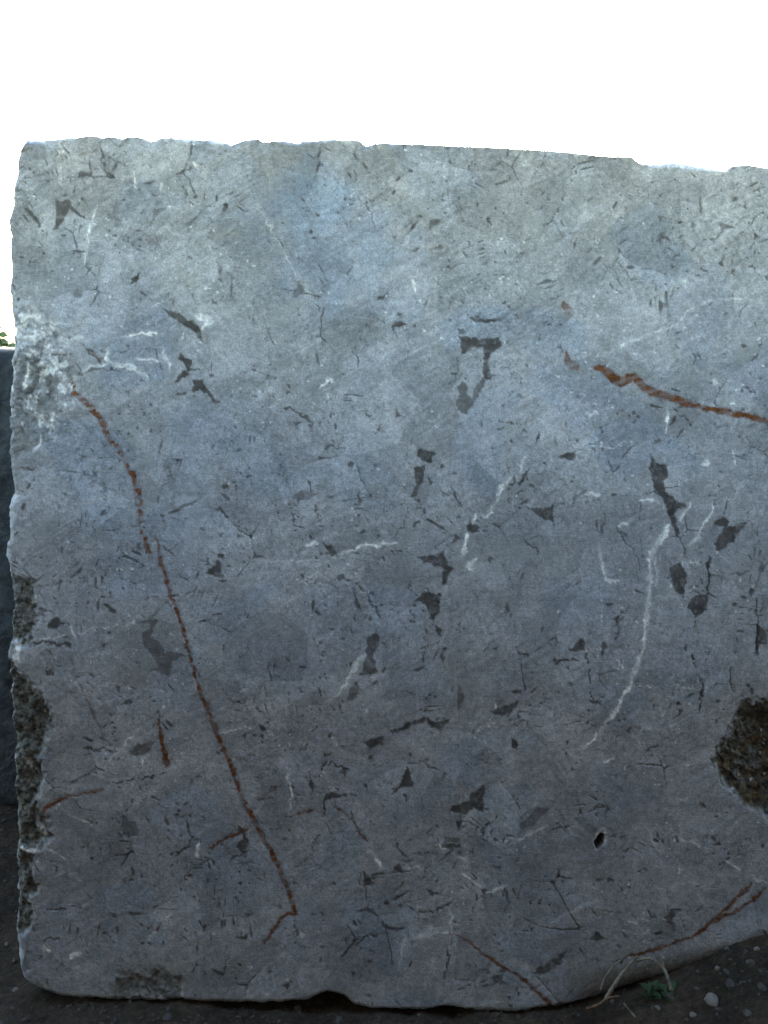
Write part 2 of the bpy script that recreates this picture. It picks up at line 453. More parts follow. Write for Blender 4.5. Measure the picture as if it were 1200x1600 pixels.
# rust-filled veins: (strength, width px start, width px end, hatch, points)
RUST = [
 (1., 7.5, 4.5, .55, D([(340,238),(345,285),(365,300),(410,340),(440,370),(470,410),(485,455),(515,500),(545,530),(570,575),(595,610),(607,650),(625,680),(635,720),(650,765),(657,800),(655,870),(655,910),(675,960),(690,1000),(706,1055)])),
 (1., 4.5, 6.0, .35, D([(732,970),(745,1030),(755,1080),(775,1140),(790,1190)]) + G([(810,170),(835,240),(855,310),(870,360),(888,420),(905,490),(925,560),(945,620),(975,690),(1000,760),(1040,850),(1080,940),(1110,1030),(1135,1100),(1160,1160),(1190,1205)]) + K([(15,300),(30,320),(60,380),(100,450),(130,530),(160,600),(178,655),(190,690),(175,692)])),
 (1., 4.0, 3.6, .15, K([(185,690),(150,685),(120,705),(90,750),(60,790),(35,825)])),
 (1., 2.0, 7.0, .25, G([(745,710),(750,780),(765,860),(782,950)])),
 (.9, 5.5, 2.0, .2, G([(200,1175),(215,1145),(260,1115),(320,1090),(400,1075),(485,1058)])),
 (.9, 2.5, 5.0, .3, J([(975,378),(1020,355),(1070,325),(1130,300),(1160,288)])),
 (.7, 2.2, 2.0, .3, K([(0,162),(45,130),(75,105),(118,78)])),
 (.75, 2.6, 2.2, .3, K([(125,240),(190,218),(272,200)])),
 (.8, 1.8, 3.2, .4, K([(362,183),(420,215),(460,255),(500,320),(518,348)])),
 (.95, 2.2, 5.5, .15, K([(905,772),(960,790),(1010,820),(1060,865),(1120,905),(1200,955)]) + L([(60,990),(110,1040),(183,1115)])),
 (1., 5.0, 3.0, .12, L([(1122,543),(1070,590),(1010,650),(950,705),(900,750),(850,790),(770,810),(700,840),(620,860),(540,880),(490,912)])),
 (1., 5.0, 4.0, .12, L([(1193,558),(1140,610),(1080,650),(1000,690),(945,725)])),
 (1., 12.0, 5.5, .30, Fq([(395,165),(440,180),(470,215),(510,235),(545,215),(572,205),(600,235),(640,262),(700,290),(760,312),(840,338),(940,360),(1040,376),(1120,395),(1215,415)])),
 (.75, 5.0, 13.0, .45, Fq([(258,88),(265,130),(282,150),(300,165)])),
 (.6, 9.0, 9.0, .55, C([(245,885),(262,905),(278,922)])),
 (.55, 2.2, 2.2, .5, G([(335,440),(345,510),(370,560),(400,610),(425,680),(460,740),(485,805)])),
 (.7, 3.0, 3.5, .3, J([(730,760),(745,738),(758,720)])),
 (.6, 3.0, 3.0, .5, D([(412,82),(450,108),(480,125)])),
]
# white bruised veins and scratches: (strength, w0, w1, points)
WHITE = [
 (.95, 12, 9, Fq([(738,900),(700,960),(660,1020),(645,1070)])),
 (.95, 8.5, 8.0, Fq([(645,1070),(640,1150)]) + I([(645,60),(640,200),(625,300),(615,400),(580,500),(545,590),(490,680),(430,760),(370,830),(318,878)])),
 (.6, 3, 2, Fq([(668,1050),(680,1140)]) + I([(680,60),(668,110)])),
 (.75, 5, 8, Fq([(938,785),(938,840),(900,900),(865,965),(830,995)])),
 (.75, 3, 7, Fq([(842,785),(810,835),(785,875)])),
 (.6, 6, 4, Fq([(732,345),(726,400),(718,475)])),
 (.55, 5, 6, E([(1200,670),(1150,720),(1122,795)])),
 (.5, 4, 5, E([(1122,800),(1095,840),(1060,872)])),
 (.7, 5, 6, E([(1030,845),(1020,890)])),
 (.75, 5, 9, E([(992,930),(980,990),(975,1052)])),
 (.9, 7, 9, E([(1038,1052),(1012,1085),(990,1098),(1025,1108)])),
 (.7, 4, 8, E([(235,998),(282,988)])),
 (.85, 4, 8, E([(355,1058),(420,1030),(500,1002),(580,996),(655,988)])),
 (.4, 2.5, 2.5, E([(0,1070),(120,1072),(245,1062)])),
 (.75, 5, 8, E([(300,255),(320,235),(345,205),(362,228)])),
 (.45, 3, 3, E([(318,265),(338,285),(350,312)])),
 (.5, 11, 2, H([(515,425),(465,480),(425,555),(380,612),(278,702)])),
 (.65, 2.5, 1.6, H([(500,450),(430,545),(385,606),(278,702)])),
 (.55, 5, 4, A([(455,420),(432,490),(412,560),(400,640),(386,705)])),
 (.8, 16, 12, A([(910,945),(955,950),(985,965),(945,1000)])),
 (.85, 12, 8, D([(500,85),(505,130),(540,152),(610,160),(655,185),(690,215)])),
 (.5, 8, 6, D([(380,190),(420,160),(500,145)])),
 (.75, 9, 7, D([(762,85),(778,120),(792,162)])),
 (.45, 5, 4, D([(640,128),(700,125),(760,130)])),
 (.65, 10, 12, D([(130,135),(135,180),(120,230),(105,262)])),
 (.55, 7, 9, D([(203,155),(195,200),(180,235)])),
 (.6, 10, 8, D([(300,145),(270,160)])),
 (.55, 8, 8, D([(350,205),(335,240),(300,275)])),
 (.5, 5, 9, D([(225,475),(235,420),(255,370)])),
 (.5, 5, 6, D([(150,560),(190,510),(185,480)])),
 (.6, 5, 6, J([(685,820),(720,765),(760,712),(800,692)])),
 (.8, 6, 8, J([(205,828),(225,860)])),
 (.85, 8, 12, J([(335,888),(362,876)])),
 (.75, 7, 5, J([(930,338),(928,375),(918,425)])),
 (.5, 4, 4, K([(150,-10),(152,60),(165,130),(160,210)])),
 (.6, 4, 7, K([(515,365),(550,410),(588,458)])),
 (.3, 6, 9, K([(670,950),(680,860),(700,800),(760,785),(850,770)])),
 (.5, 3, 4, K([(810,740),(850,765),(910,775)])),
 (.45, 4, 3, K([(912,650),(915,760),(905,860)])),
 (.5, 5, 5, K([(925,400),(975,430),(985,420)])),
 (.5, 5, 4, K([(700,465),(768,470)])),
 (.45, 5, 5, K([(960,490),(1010,520),(1060,560)])),
 (.45, 4, 6, K([(1075,585),(1120,565),(1168,550)])),
 (.85, 3, 4, K([(868,345),(872,380),(895,388)])),
 (.5, 3.2, 2.2, C([(425,1122),(520,1080),(620,1030),(720,1010),(790,960),(830,910),(900,880),(1000,860),(1080,858),(1185,882)])),
 (.8, 11, 11, Fq([(947,235),(955,237)])),
 (.6, 7, 7, Fq([(1020,326),(1030,326)])),
 (.6, 10, 10, Fq([(900,612),(912,610)])),
 (.6, 4, 6, Fq([(1035,555),(1040,605)])),
 (.75, 5, 9, Fq([(605,785),(660,785)])),
 (.8, 5, 6, Fq([(838,1070),(870,1068)])),
 (.5, 6, 6, Fq([(370,380),(400,380)])),
 (.55, 6, 6, Fq([(510,905),(532,900)])),
 (.6, 3, 2, Fq([(70,575),(45,610),(35,650)])),
 (.35, 2, 2, Fq([(385,548),(470,538),(550,512)])),
 (.4, 8, 8, Fq([(345,752),(400,755)])),
 (.6, 5, 5, G([(335,305),(350,350)])),
 (.4, 2.2, 1.6, G([(350,335),(440,308),(560,293),(650,285)])),
 (.4, 1.8, 1.8, G([(160,365),(260,350),(340,340)])),
 (.5, 3, 1.6, G([(1030,797),(1110,780),(1195,768)])),
 (.6, 4, 5, G([(505,930),(540,890),(575,855),(625,812)])),
 (.6, 6, 4, G([(665,940),(685,905)])),
 (.8, 4, 6, G([(915,545),(930,590)])),
 (.65, 4, 3, I([(435,935),(482,903)])),
 (.7, 4, 7, I([(488,458),(515,497)])),
 (.7, 5, 5, I([(340,400),(345,412)])),
 (.6, 4, 4, I([(398,400),(412,398)])),
 (.4, 2, 2, I([(610,772),(700,768),(780,755)])),
 (.4, 2, 2, I([(670,155),(770,158)])),
 (.45, 5, 5, I([(775,1110),(820,1108)])),
 (.6, 5, 4, L([(1008,440),(1065,476)])),
 (.4, 4, 3, L([(1100,495),(1195,540)])),
 (.3, 8, 6, L([(770,320),(850,355),(930,392)])),
 (.35, 4, 6, L([(0,345),(80,310),(170,265)])),
 (.3, 5, 5, L([(180,725),(280,665),(360,630),(440,620)])),
 (.3, 3, 4, L([(600,250),(650,310),(680,380)])),
 (.7, 5, 5, L([(545,715),(570,722)])),
 (.55, 4, 5, L([(615,772),(640,770)])),
 (.35, 4, 4, Fq([(1072,705),(1045,765),(1005,795)])),
 (.5, 4, 5, Fq([(425,960),(415,1040),(430,1110),(445,1160),(510,1168)])),
 (.55, 2.5, 2.5, A([(632,260),(630,330)])),
 (.4, 3, 3, A([(750,320),(755,380)])),
 (.6, 6, 5, A([(790,432),(815,430)])),
 (.7, 4, 4, A([(575,1035),(650,1025),(735,1022)])),
 (.6, 5, 5, A([(340,1048),(390,1040)])),
 (.55, 5, 4, A([(275,165),(292,155)])),
 (.65, 6, 4, B([(735,785),(748,830)])),
 (.5, 2.5, 2.5, B([(835,795),(880,745)])),
 (.5, 3, 2, B([(815,632),(850,610)])),
 (.35, 3, 2, B([(0,410),(60,510),(120,620),(200,765),(290,910)])),
 (.55, 4, 3, J([(235,375),(280,410),(330,430)])),
 (.35, 3, 3, J([(285,185),(350,225),(450,270)])),
 (.45, 8, 9, K([(205,770),(215,790)])),
 (.6, 4, 4, J([(20,1055),(65,1055)]) if False else K([(35,1052),(68,1056)])),
 (.75, 10, 8, J([(195,255),(205,300),(195,340)])),
 (.75, 7, 8, J([(90,375),(130,390),(180,385)])),
 (.8, 10, 12, G([(70,365),(85,410),(70,470)])),
 (.5, 6, 9, G([(110,920),(135,950)])),
]
# thin dark cracks: (strength, w0, w1, points)
CRACK = [
 (.8, 1.6, 1.4, G([(530,1030),(580,1022),(640,1015),(740,1000),(782,985)])),
 (.7, 1.4, 1.8, K([(913,790),(900,880),(885,960),(880,1050)])),
 (.7, 1.5, 1.5, I([(855,250),(852,320),(855,400)])),
 (.85, 2.0, 1.6, I([(850,435),(858,490),(885,560),(888,640),(870,700)])),
 (.85, 2.0, 2.2, Fq([(918,1040),(920,1200)]) + I([(918,60),(915,140)])),
 (.6, 1.6, 1.2, I([(920,62),(980,50),(1100,42)])),
 (.7, 1.6, 1.6, I([(345,410),(355,500),(368,600),(385,640)])),
 (.6, 1.4, 1.4, I([(1025,480),(1030,560),(1028,665)])),
 (.7, 1.6, 1.6, I([(1145,175),(1145,440)])),
 (.8, 2.0, 1.5, I([(780,660),(783,715)])),
 (.6, 1.4, 1.4, I([(500,245),(535,210)])),
 (.6, 1.4, 1.4, I([(495,290),(492,350)])),
 (.7, 1.6, 1.6, I([(210,462),(310,455)])),
 (.6, 1.4, 1.4, I([(1000,850),(1015,790),(1060,690)])),
 (.6, 1.5, 1.5, Fq([(440,820),(425,920),(418,1030)])),
 (.6, 1.5, 1.2, Fq([(500,920),(540,990),(590,1050),(610,1110)])),
 (.5, 1.4, 1.4, Fq([(785,965),(808,1000),(805,1060)])),
 (.6, 1.4, 1.4, Fq([(50,970),(110,1010),(125,1045)])),
 (.5, 1.4, 1.2, Fq([(0,820),(75,822)])),
 (.6, 1.5, 1.5, Fq([(190,885),(195,910)])),
 (.7, 2.2, 1.6, D([(370,195),(410,180),(470,170),(560,178),(620,178)])),
 (.8, 3.0, 2.0, D([(415,85),(455,115),(480,150)])),
 (.6, 1.6, 1.6, D([(640,165),(660,195),(700,212)])),
 (.5, 1.4, 1.2, D([(560,1075),(600,1090),(650,1090)])),
 (.5, 1.5, 1.5, D([(370,690),(410,665),(440,672)])),
 (.5, 1.3, 1.3, D([(130,935),(165,945)])),
 (.7, 1.8, 1.4, A([(470,150),(478,210),(495,265),(520,285)])),
 (.4, 1.6, 1.6, A([(300,290),(400,285)])),
 (.4, 1.6, 1.4, A([(140,300),(215,270)])),
 (.5, 1.6, 1.4, A([(870,530),(930,465),(960,435)])),
 (.4, 1.6, 1.4, A([(1050,580),(1100,530),(1150,450)])),
 (.55, 1.4, 1.2, B([(905,680),(950,635),(995,620),(997,565)])),
 (.55, 1.4, 1.4, B([(820,825),(850,785),(900,720),(980,688)])),
 (.5, 1.4, 1.2, B([(500,380),(530,440),(545,500),(575,550)])),
 (.5, 1.4, 1.2, B([(420,500),(470,475),(510,460)])),
 (.6, 1.5, 1.3, B([(90,560),(115,600),(130,640)])),
 (.5, 1.4, 1.2, B([(245,850),(285,890),(300,920)])),
 (.6, 1.5, 1.2, B([(820,630),(870,610),(935,585)])),
 (.7, 1.6, 1.4, E([(430,60),(465,90),(485,140),(480,165)])),
 (.6, 1.6, 1.4, E([(940,115),(945,170),(935,215),(905,245)])),
 (.7, 1.5, 1.2, E([(140,350),(190,375),(245,405),(265,430)])),
 (.6, 1.5, 1.2, E([(315,560),(345,530),(420,540)])),
 (.6, 1.5, 1.2, E([(1125,410),(1165,415),(1200,428)])),
 (.5, 1.5, 1.2, E([(815,670),(870,665),(940,660)])),
 (.5, 1.4, 1.4, E([(715,820),(690,905),(655,950)])),
 (.6, 1.5, 1.2, E([(290,855),(300,895)])),
 (.6, 1.4, 1.4, H([(480,95),(530,170),(575,235)])),
 (.6, 1.4, 1.2, H([(870,410),(880,470)])),
 (.6, 1.4, 1.4, H([(850,370),(800,390),(770,405)])),
 (.7, 1.6, 1.4, H([(710,930),(780,940),(850,965)])),
 (.8, 1.8, 1.5, H([(290,1000),(310,950),(360,940),(420,960)])),
 (.6, 1.4, 1.4, H([(225,880),(230,840),(285,770)])),
 (.6, 1.4, 1.4, H([(50,450),(65,500),(72,540)])),
 (.6, 1.4, 1.4, H([(1070,430),(1095,390),(1115,365)])),
 (.8, 1.8, 1.4, H([(320,1120),(322,1195)]) + K([(322,235)])),
 (.7, 1.6, 1.6, K([(450,200),(455,260)])),
 (.6, 1.6, 1.4, K([(255,410),(275,340),(305,318)])),
 (.6, 1.5, 1.5, K([(490,500),(485,540),(510,548)])),
 (.6, 1.6, 1.4, K([(935,440),(925,480)])),
 (.6, 1.6, 1.4, K([(185,720),(188,780)])),
 (.7, 1.8, 1.5, K([(1060,310),(1070,270),(1105,255),(1100,300)])),
 (.7, 1.6, 1.4, L([(440,315),(480,322),(530,325)])),
 (.6, 1.4, 1.2, L([(360,200),(400,180),(440,180)])),
 (.6, 1.4, 1.2, L([(290,175),(340,178)])),
 (.6, 1.4, 1.2, L([(380,665),(405,695)])),
 (.7, 1.6, 1.4, L([(640,675),(650,700),(735,710)])),
 (.6, 1.4, 1.4, L([(725,640),(728,700)])),
 (.7, 2.2, 1.6, J([(800,450),(830,410),(880,360),(905,330),(885,300)])),
 (.6, 1.6, 1.4, J([(1070,440),(1120,415),(1160,390)])),
 (.5, 1.6, 1.2, J([(1040,980),(1060,920),(1075,880)])),
 (.6, 1.5, 1.4, J([(205,810),(240,800),(275,795)])),
 (.6, 1.5, 1.4, G([(180,230),(200,215),(255,240)])),
 (.8, 3.5, 2.5, G([(160,375),(210,372),(270,385),(330,380)])),
 (.7, 2.6, 2.0, G([(400,860),(470,880),(530,885)])),
 (.6, 1.6, 1.4, G([(275,100),(270,160)])),
 (.6, 1.8, 1.4, G([(545,580),(558,610)])),
 (.5, 1.6, 1.4, G([(920,1010),(980,995),(1040,1005)])),
]
# broken, unsawn surface
ROUGH = [
 (1., G([(20,10),(60,30),(100,75),(150,92),(145,150),(160,220),(182,270),(150,350),(90,372),(20,372)])),
 (1., G([(30,500),(60,482),(130,565),(200,612),(240,700),(222,790),(215,880),(180,930),(190,1010),(188,1100),(185,1200)]) + J([(190,60),(180,170),(210,280),(230,335),(180,420),(150,470),(192,520),(180,580),(130,620),(172,690),(150,760),(95,790),(50,780)]) ),
 (1., I([(1460,600),(1200,636),(1160,668),(1100,648),(1060,690),(1040,780),(1000,840),(968,910),(973,970),(1010,1032),(1060,1083),(1100,1133),(1150,1165),(1200,1195),(1420,1230)])),
 (.51, J([(545,1030),(572,975),(615,952),(648,985),(690,1003),(712,965),(745,945),(800,958),(865,1003),(842,1035),(862,1075),(905,1120),(720,1125),(590,1100),(530,1075)])),
 (.40, D([(40,90),(100,80),(160,130),(300,140),(240,200),(250,300),(262,400),(230,485),(150,562),(60,610),(30,500),(35,300)])),
]
BLUE = [(1.0, 470, 330, 75), (.75, 530, 400, 95), (.35, 690, 305, 50), (.35, 415, 745, 45), (.35, 520, 470, 60), (.3, 160, 420, 90), (.3, 330, 680, 70),
        (.3, 660, 1240, 60), (.3, 440, 1020, 70), (.3, 900, 950, 60), (.35, 590, 1220, 40), (.35, 360, 1370, 80), (.3, 960, 1250, 70), (.3, 260, 840, 80)]

def build_block():
    st = 1.55
    xs = np.arange(20, 1216, st)
    ext = []; p = xs[-1]; s = st
    while p < 1740: s = min(s * 1.25, 14); p += s; ext.append(p)
    xs = np.concatenate([xs, ext]); ys = np.arange(225, 1578.5, st)
    XN, YN = np.meshgrid(xs, ys)
    tx, ty = zip(*TOP); lx, ly = zip(*LEFT)[0:0] if False else ([a for a, b in LEFT], [b for a, b in LEFT]); bx, by = zip(*BOT)
    B0 = np.interp(XN + 8, bx, by); Y0 = YN + (B0 - 1578) * np.exp(-(1578 - YN) / 260.0)
    Lc = np.interp(Y0, lx, ly) - 6.5 + (fbm(YN, YN * 0 + 3.3, 9, 21, 3) - 0.5) * 4
    X = XN + (Lc - 20) * np.exp(-(XN - 20) / 70.0)
    ragged = 1.0 * (X < 600) + 0.35 * (X >= 600)
    Tc = np.interp(X, tx, ty) - 5 + (fbm(X, X * 0 + 7.7, 11, 23, 4, 0.6) - 0.5) * 6 * ragged
    Bc = np.interp(X, bx, by) + (fbm(X, X * 0 + 1.7, 14, 25, 4, 0.6) - 0.5) * 5
    Y = YN + (Tc - 225) * np.exp(-(YN - 225) / 70.0) + (Bc - 1578) * np.exp(-(1578 - YN) / 260.0)
    shp = X.shape
    dl = X - Lc; dt = Y - Tc; db = Bc - Y
    # --- warp so that traced outlines and cells get natural ragged edges
    wx = (fbm(X, Y, 9, 31, 3, 0.6) - 0.5) * 7; wy = (fbm(X, Y, 9, 37, 3, 0.6) - 0.5) * 7
    PX = (X + wx).ravel(); PY = (Y + wy).ravel()
    n = PX.size
    X1, Y1 = X.ravel(), Y.ravel()
    att = {k: np.zeros(n) for k in ('dark', 'crack', 'white', 'rust', 'rough', 'brown', 'tone', 'blue')}
    lab = np.zeros(n, dtype=np.int32); parts = []
    fine = fbm(X1, Y1, 7, 41, 3, 0.6)

    def seg_info(px, py, pts):
        best = np.full(px.shape, 1e9); tpar = np.zeros(px.shape)
        seg = np.hypot(np.diff([a for a, b in pts]), np.diff([b for a, b in pts])); tot = max(seg.sum(), 1e-6); acc = 0.0
        for k in range(len(pts) - 1):
            (x0, y0), (x1, y1) = pts[k], pts[k + 1]
            dx, dy = x1 - x0, y1 - y0; l2 = dx * dx + dy * dy + 1e-9
            t = np.clip(((px - x0) * dx + (py - y0) * dy) / l2, 0, 1)
            d = np.hypot(px - x0 - t * dx, py - y0 - t * dy)
            m = d < best; best = np.where(m, d, best); tpar = np.where(m, (acc + t * seg[k]) / tot, tpar)
            acc += seg[k]
        return best, tpar

    def box(pts, pad):
        a = [p[0] for p in pts]; b = [p[1] for p in pts]
        return np.nonzero((PX > min(a) - pad) & (PX < max(a) + pad) & (PY > min(b) - pad) & (PY < max(b) + pad))[0]

    def poly_sd(px, py, pts):
        loop = pts + [pts[0]]
        d, _ = seg_info(px, py, loop)
        ins = np.zeros(px.shape, bool)
        for (x0, y0), (x1, y1) in zip(loop[:-1], loop[1:]):
            if y0 == y1: continue
            c = ((y0 > py) != (y1 > py)) & (px < (x1 - x0) * (py - y0) / (y1 - y0) + x0)
            ins ^= c
        return np.where(ins, -d, d)

    def new_part(name, ids, label=None):
        if len(ids) < 25: return
        parts.append((name, label)); lab[ids] = len(parts)

    # --- automatic fabric: crystals with dark grains pinched between them
    ax = X1 + (fbm(X1, Y1, 150, 3, 2) - 0.5) * 90 + wx.ravel() * .55; ay = Y1 * 1.12 + (fbm(X1, Y1, 150, 9, 2) - 0.5) * 90 + wy.ravel() * .55
    for sc, sd_, w, thr, amt in ((84, 2, 2.4, 0.60, .9), (44, 12, 1.7, 0.63, .75), (23, 30, 1.2, 0.66, .6)):
        f1, f2, f3, cid = cells(ax + sd_ * 900, ay + sd_ * 700, sc, sd_)
        att['tone'] += (cid - 0.5) * {84: .60, 44: .32, 23: .16}[sc]
        # feathery cleavage lines, each crystal in its own direction
        th = cid * 9.42; uu = X1 * np.cos(th) + Y1 * np.sin(th); vv = Y1 * np.cos(th) - X1 * np.sin(th)
        if sc > 30:
            stripe = vnoise(uu, vv * .10, 4.2, sd_ + 4) - .5
            att['tone'] += stripe * sstep(.35, .8, (cid * 7.3) % 1.0) * .55 * sstep(.40, .62, fbm(X1, Y1, 45, sd_ + 6, 3))
            att['crack'] = np.maximum(att['crack'], sstep(.80, .95, vnoise(uu, vv * .16, 3.2, sd_ + 15)) * sstep(.64, .74, fbm(X1, Y1, 60, sd_ + 16, 4)) * .7)
        gate = sstep(thr, thr + 0.10, fbm(X1, Y1, sc * 0.55, sd_ + 7, 3, 0.6))
        gate = gate * (.15 + .85 * sstep(.44, .58, fbm(X1, Y1, 230, sd_ + 21, 3)))
        e = sstep(w * (0.5 + fine), w * 0.25 * (0.5 + fine), f2 - f1) * gate
        gate2 = sstep(thr + 0.03, thr + 0.10, vnoise(X1, Y1, sc * 0.9, sd_ + 9))
        tri = sstep(sc * 0.075, sc * 0.04, f3 - f1) * gate2
        att['tone'] -= .16 * sstep(3.0, 0.5, f2 - f1)
        att['dark'] = np.maximum(att['dark'], tri * amt * 0.95)
        att['crack'] = np.maximum(att['crack'], e * amt * 0.75)
    att['tone'] = np.clip(att['tone'] + 0.5 + (fbm(X1, Y1, 120, 14, 4) - 0.5) * .5, 0, 1)
    # pinpricks
    pp = sstep(.78, .86, fbm(X1, Y1, 7, 50, 2, 0.6)) * sstep(.50, .62, fbm(X1, Y1, 70, 51, 3))
    att['crack'] = np.maximum(att['crack'], pp * .6)
    pw = sstep(.82, .90, fbm(X1, Y1, 6, 53, 2, 0.6)) * sstep(.52, .62, fbm(X1, Y1, 90, 54, 3))
    att['white'] = np.maximum(att['white'], pw * .55)

    b1, b2, b3, bid = cells(ax * .9 + ay * .35 + 4100, ay * .9 - ax * .35 + 3300, 105, 46)
    att['blue'] = .34 * sstep(.5, .95, bid) * sstep(0, 14, b2 - b1) * (.4 + fbm(X1, Y1, 50, 47, 4))
    att['tone'] += (((bid * 5.7) % 1.0) - .5) * .22
    # faint diagonal drag of the saw wire over the whole face
    dg = vnoise((X1 * .87 - Y1 * .5) * .07, X1 * .5 + Y1 * .87, 3.6, 56) - .5
    att['tone'] += dg * .5 * sstep(.35, .65, fbm(X1, Y1, 110, 57, 3))
    hz = vnoise(X1 * .06, Y1, 3.3, 58) - .5
    att['tone'] = np.clip(att['tone'] + hz * .22 * sstep(.45, .65, fbm(X1, Y1, 90, 59, 3)), 0, 1)
    for amt, cx, cy, r in BLUE:
        q = np.hypot((X1 - cx) * .8 + (Y1 - cy) * .3, (Y1 - cy)) / r + (fbm(X1, Y1, 35, 33, 4) - .5) * 1.1
        att['blue'] = np.maximum(att['blue'], amt * .8 * sstep(1.3, .2, q))

    for amt, pts in ROUGH:
        i = box(pts, 14); sdv = poly_sd(PX[i], PY[i], pts) + (fine[i] - .5) * 9 + (fbm(X1[i], Y1[i], 24, 18, 3) - .5) * 26
        mk = sstep(6.0, -9.0, sdv) * amt
        att['rough'][i] = np.maximum(att['rough'][i], mk)
        if pts[0][0] > 1100: att['brown'][i] = np.maximum(att['brown'][i], mk * .8 * sstep(.42, .58, fbm(X1[i], Y1[i], 26, 17, 4)))
        if amt > .5: new_part('broken_patch', i[mk > .5 * amt], 'rough brown unsawn hollow' if pts[0][0] > 1100 else 'rough dark unsawn patch')
    for amt, pts in DARK:
        i = box(pts, 8); sdv = poly_sd(PX[i], PY[i], pts)
        sdv = sdv + (fbm(X1[i], Y1[i], 5, 40, 2) - .5) * 2.4
        mk = sstep(1.2, -1.4, sdv)
        hold = (.80 + .40 * fbm(X1[i], Y1[i], 18, 42, 4, .6)).clip(0, 1) * (1 - .3 * sstep(.55, .75, fine[i]))
        att['dark'][i] = np.maximum(att['dark'][i], mk * min(1, amt * 1.25) * hold)
        keep = 1 - mk
        att['crack'][i] *= .35 + .65 * keep; att['white'][i] *= keep
        ids = i[mk > .5]
        a = [p[0] for p in pts]; b = [p[1] for p in pts]
        if max(max(a) - min(a), max(b) - min(b)) >= 10: new_part('dark_mineral_grain', ids)
    for amt, w0, w1, pts in CRACK:
        i = box(pts, 8); d, t = seg_info(PX[i] + wx.ravel()[i] * .6, PY[i] + wy.ravel()[i] * .6, pts)
        w = (w0 + (w1 - w0) * t) * (.45 + 1.1 * fbm(X1[i], Y1[i], 12, 19, 2))
        brk = sstep(.30, .42, fbm(X1[i], Y1[i], 16, 22, 2))
        att['crack'][i] = np.maximum(att['crack'][i], sstep(w * 1.3, w * .4, d) * amt * brk)
    for amt, w0, w1, pts in WHITE:
        i = box(pts, 14); d, t = seg_info(PX[i] + wx.ravel()[i] * .5, PY[i] + wy.ravel()[i] * .5, pts)
        taper = np.minimum(1, .35 + 4 * np.minimum(t, 1 - t)) if len(pts) > 2 else 1.0
        w = (w0 + (w1 - w0) * t) * .5 * taper * (.30 + 1.35 * fbm(X1[i], Y1[i], 13, 27, 3, .6))
        (xa, ya), (xb, yb) = pts[0], pts[-1]; ln = math.hypot(xb - xa, yb - ya) + 1e-6; ca, sa = (xb - xa) / ln, (yb - ya) / ln
        fib = vnoise((X1[i] * ca + Y1[i] * sa) * .30, Y1[i] * ca - X1[i] * sa, 2.6, 28)
        spk = sstep(.30, .62, .55 * fib + .45 * fbm(X1[i], Y1[i], 6.5, 29, 3, .65))
        spk = spk * (.25 + .75 * sstep(.34, .52, fbm(X1[i], Y1[i], 22, 32, 2)))
        w = w * .82
        mk = sstep(w + 1.0, w - 1.0, d)
        core = sstep(w + 3.5, 0, d)
        att['white'][i] = np.maximum(att['white'][i], mk * min(1, amt * 1.45) * (.36 + .64 * spk) * (.6 + .4 * core))
        att['white'][i] = np.maximum(att['white'][i], sstep(w + 7, w, d) * .10 * amt)
        ids = i[mk > .5]
        if amt >= .5 and len(ids) > 40: new_part('white_vein', ids)
    for amt, w0, w1, hatch, pts in RUST:
        i = box(pts, 16); d, t = seg_info(PX[i], PY[i], pts)
        w = (w0 + (w1 - w0) * t) * .62
        w = w * np.where((t < .04) | (t > .985), .6, 1.0) * (.75 + .5 * fbm(X1[i], Y1[i], 14, 45, 2))
        # slanting saw hatch breaks the vein up and makes its edge toothed
        hs = vnoise(X1[i] * .9 + Y1[i] * .35, (Y1[i] - X1[i] * .2) * .22, 3.0, 48)
        hs2 = fbm(X1[i] * .35 + Y1[i], Y1[i] * .3, 6.5, 49, 2)
        mk = sstep(w + 1.0, w - 1.0, d + hatch * 8.0 * (hs - .45))
        mk = mk * (1 - hatch * 1.2 * sstep(.54, .66, hs2)).clip(0, 1)
        att['rust'][i] = np.maximum(att['rust'][i], mk * min(1, amt * 1.15) * (.72 + .28 * sstep(.35, .55, fbm(X1[i], Y1[i], 8, 43, 3))))
        halo = sstep(w + 4.5, w, d) * .9 * amt * sstep(.35, .6, fbm(X1[i], Y1[i], 11, 44, 3))
        att['crack'][i] = np.maximum(att['crack'][i] * (1 - mk), halo * .3)
        att['white'][i] = att['white'][i] * (1 - mk) + 0
        new_part('rust_vein', i[sstep(w + 1.0, w - 1.0, d) > .5])

    # --- relief (metres, + = into the block)
    dl1, dt1, db1 = dl.ravel(), dt.ravel(), db.ravel()
    dy = (fbm(X1, Y1, 420, 61, 3) - .5) * .012
    dy += (fbm(X1, Y1, 60, 62, 4) - .5) * .0035 + (fbm(X1, Y1, 6, 63, 3, .6) - .5) * .0008
    # arrises: crumbled, not sharp
    chipn = fbm(X1, Y1, 30, 64, 4, .6)
    hl = 5 + 16 * sstep(.45, .75, fbm(X1 * .3, Y1, 60, 65, 3)); ht = 2.5 + 6 * sstep(.50, .70, fbm(X1, Y1 * .3, 40, 66, 3)) * (X1 < 620)
    ht = ht + 8 * np.exp(-((X1 - 1065) / 60.0) ** 2)
    arr = np.maximum(np.clip(1 - dl1 / hl, 0, 1) ** 2 * .020, np.clip(1 - dt1 / ht, 0, 1) ** 1.5 * .016)
    arr = np.maximum(arr, np.clip(1 - db1 / 12, 0, 1) ** 2 * .016)
    dy += arr * (.5 + chipn)
    # the right foot of the face rounds away under the block
    under = np.clip(1 - db1 / 70, 0, 1) ** 2 * sstep(850, 1010, X1)
    dy += under * .06
    # scalloped chips along the arrises
    f1, f2, f3, cid = cells(X1 + 300, Y1 + 80, 26, 20)
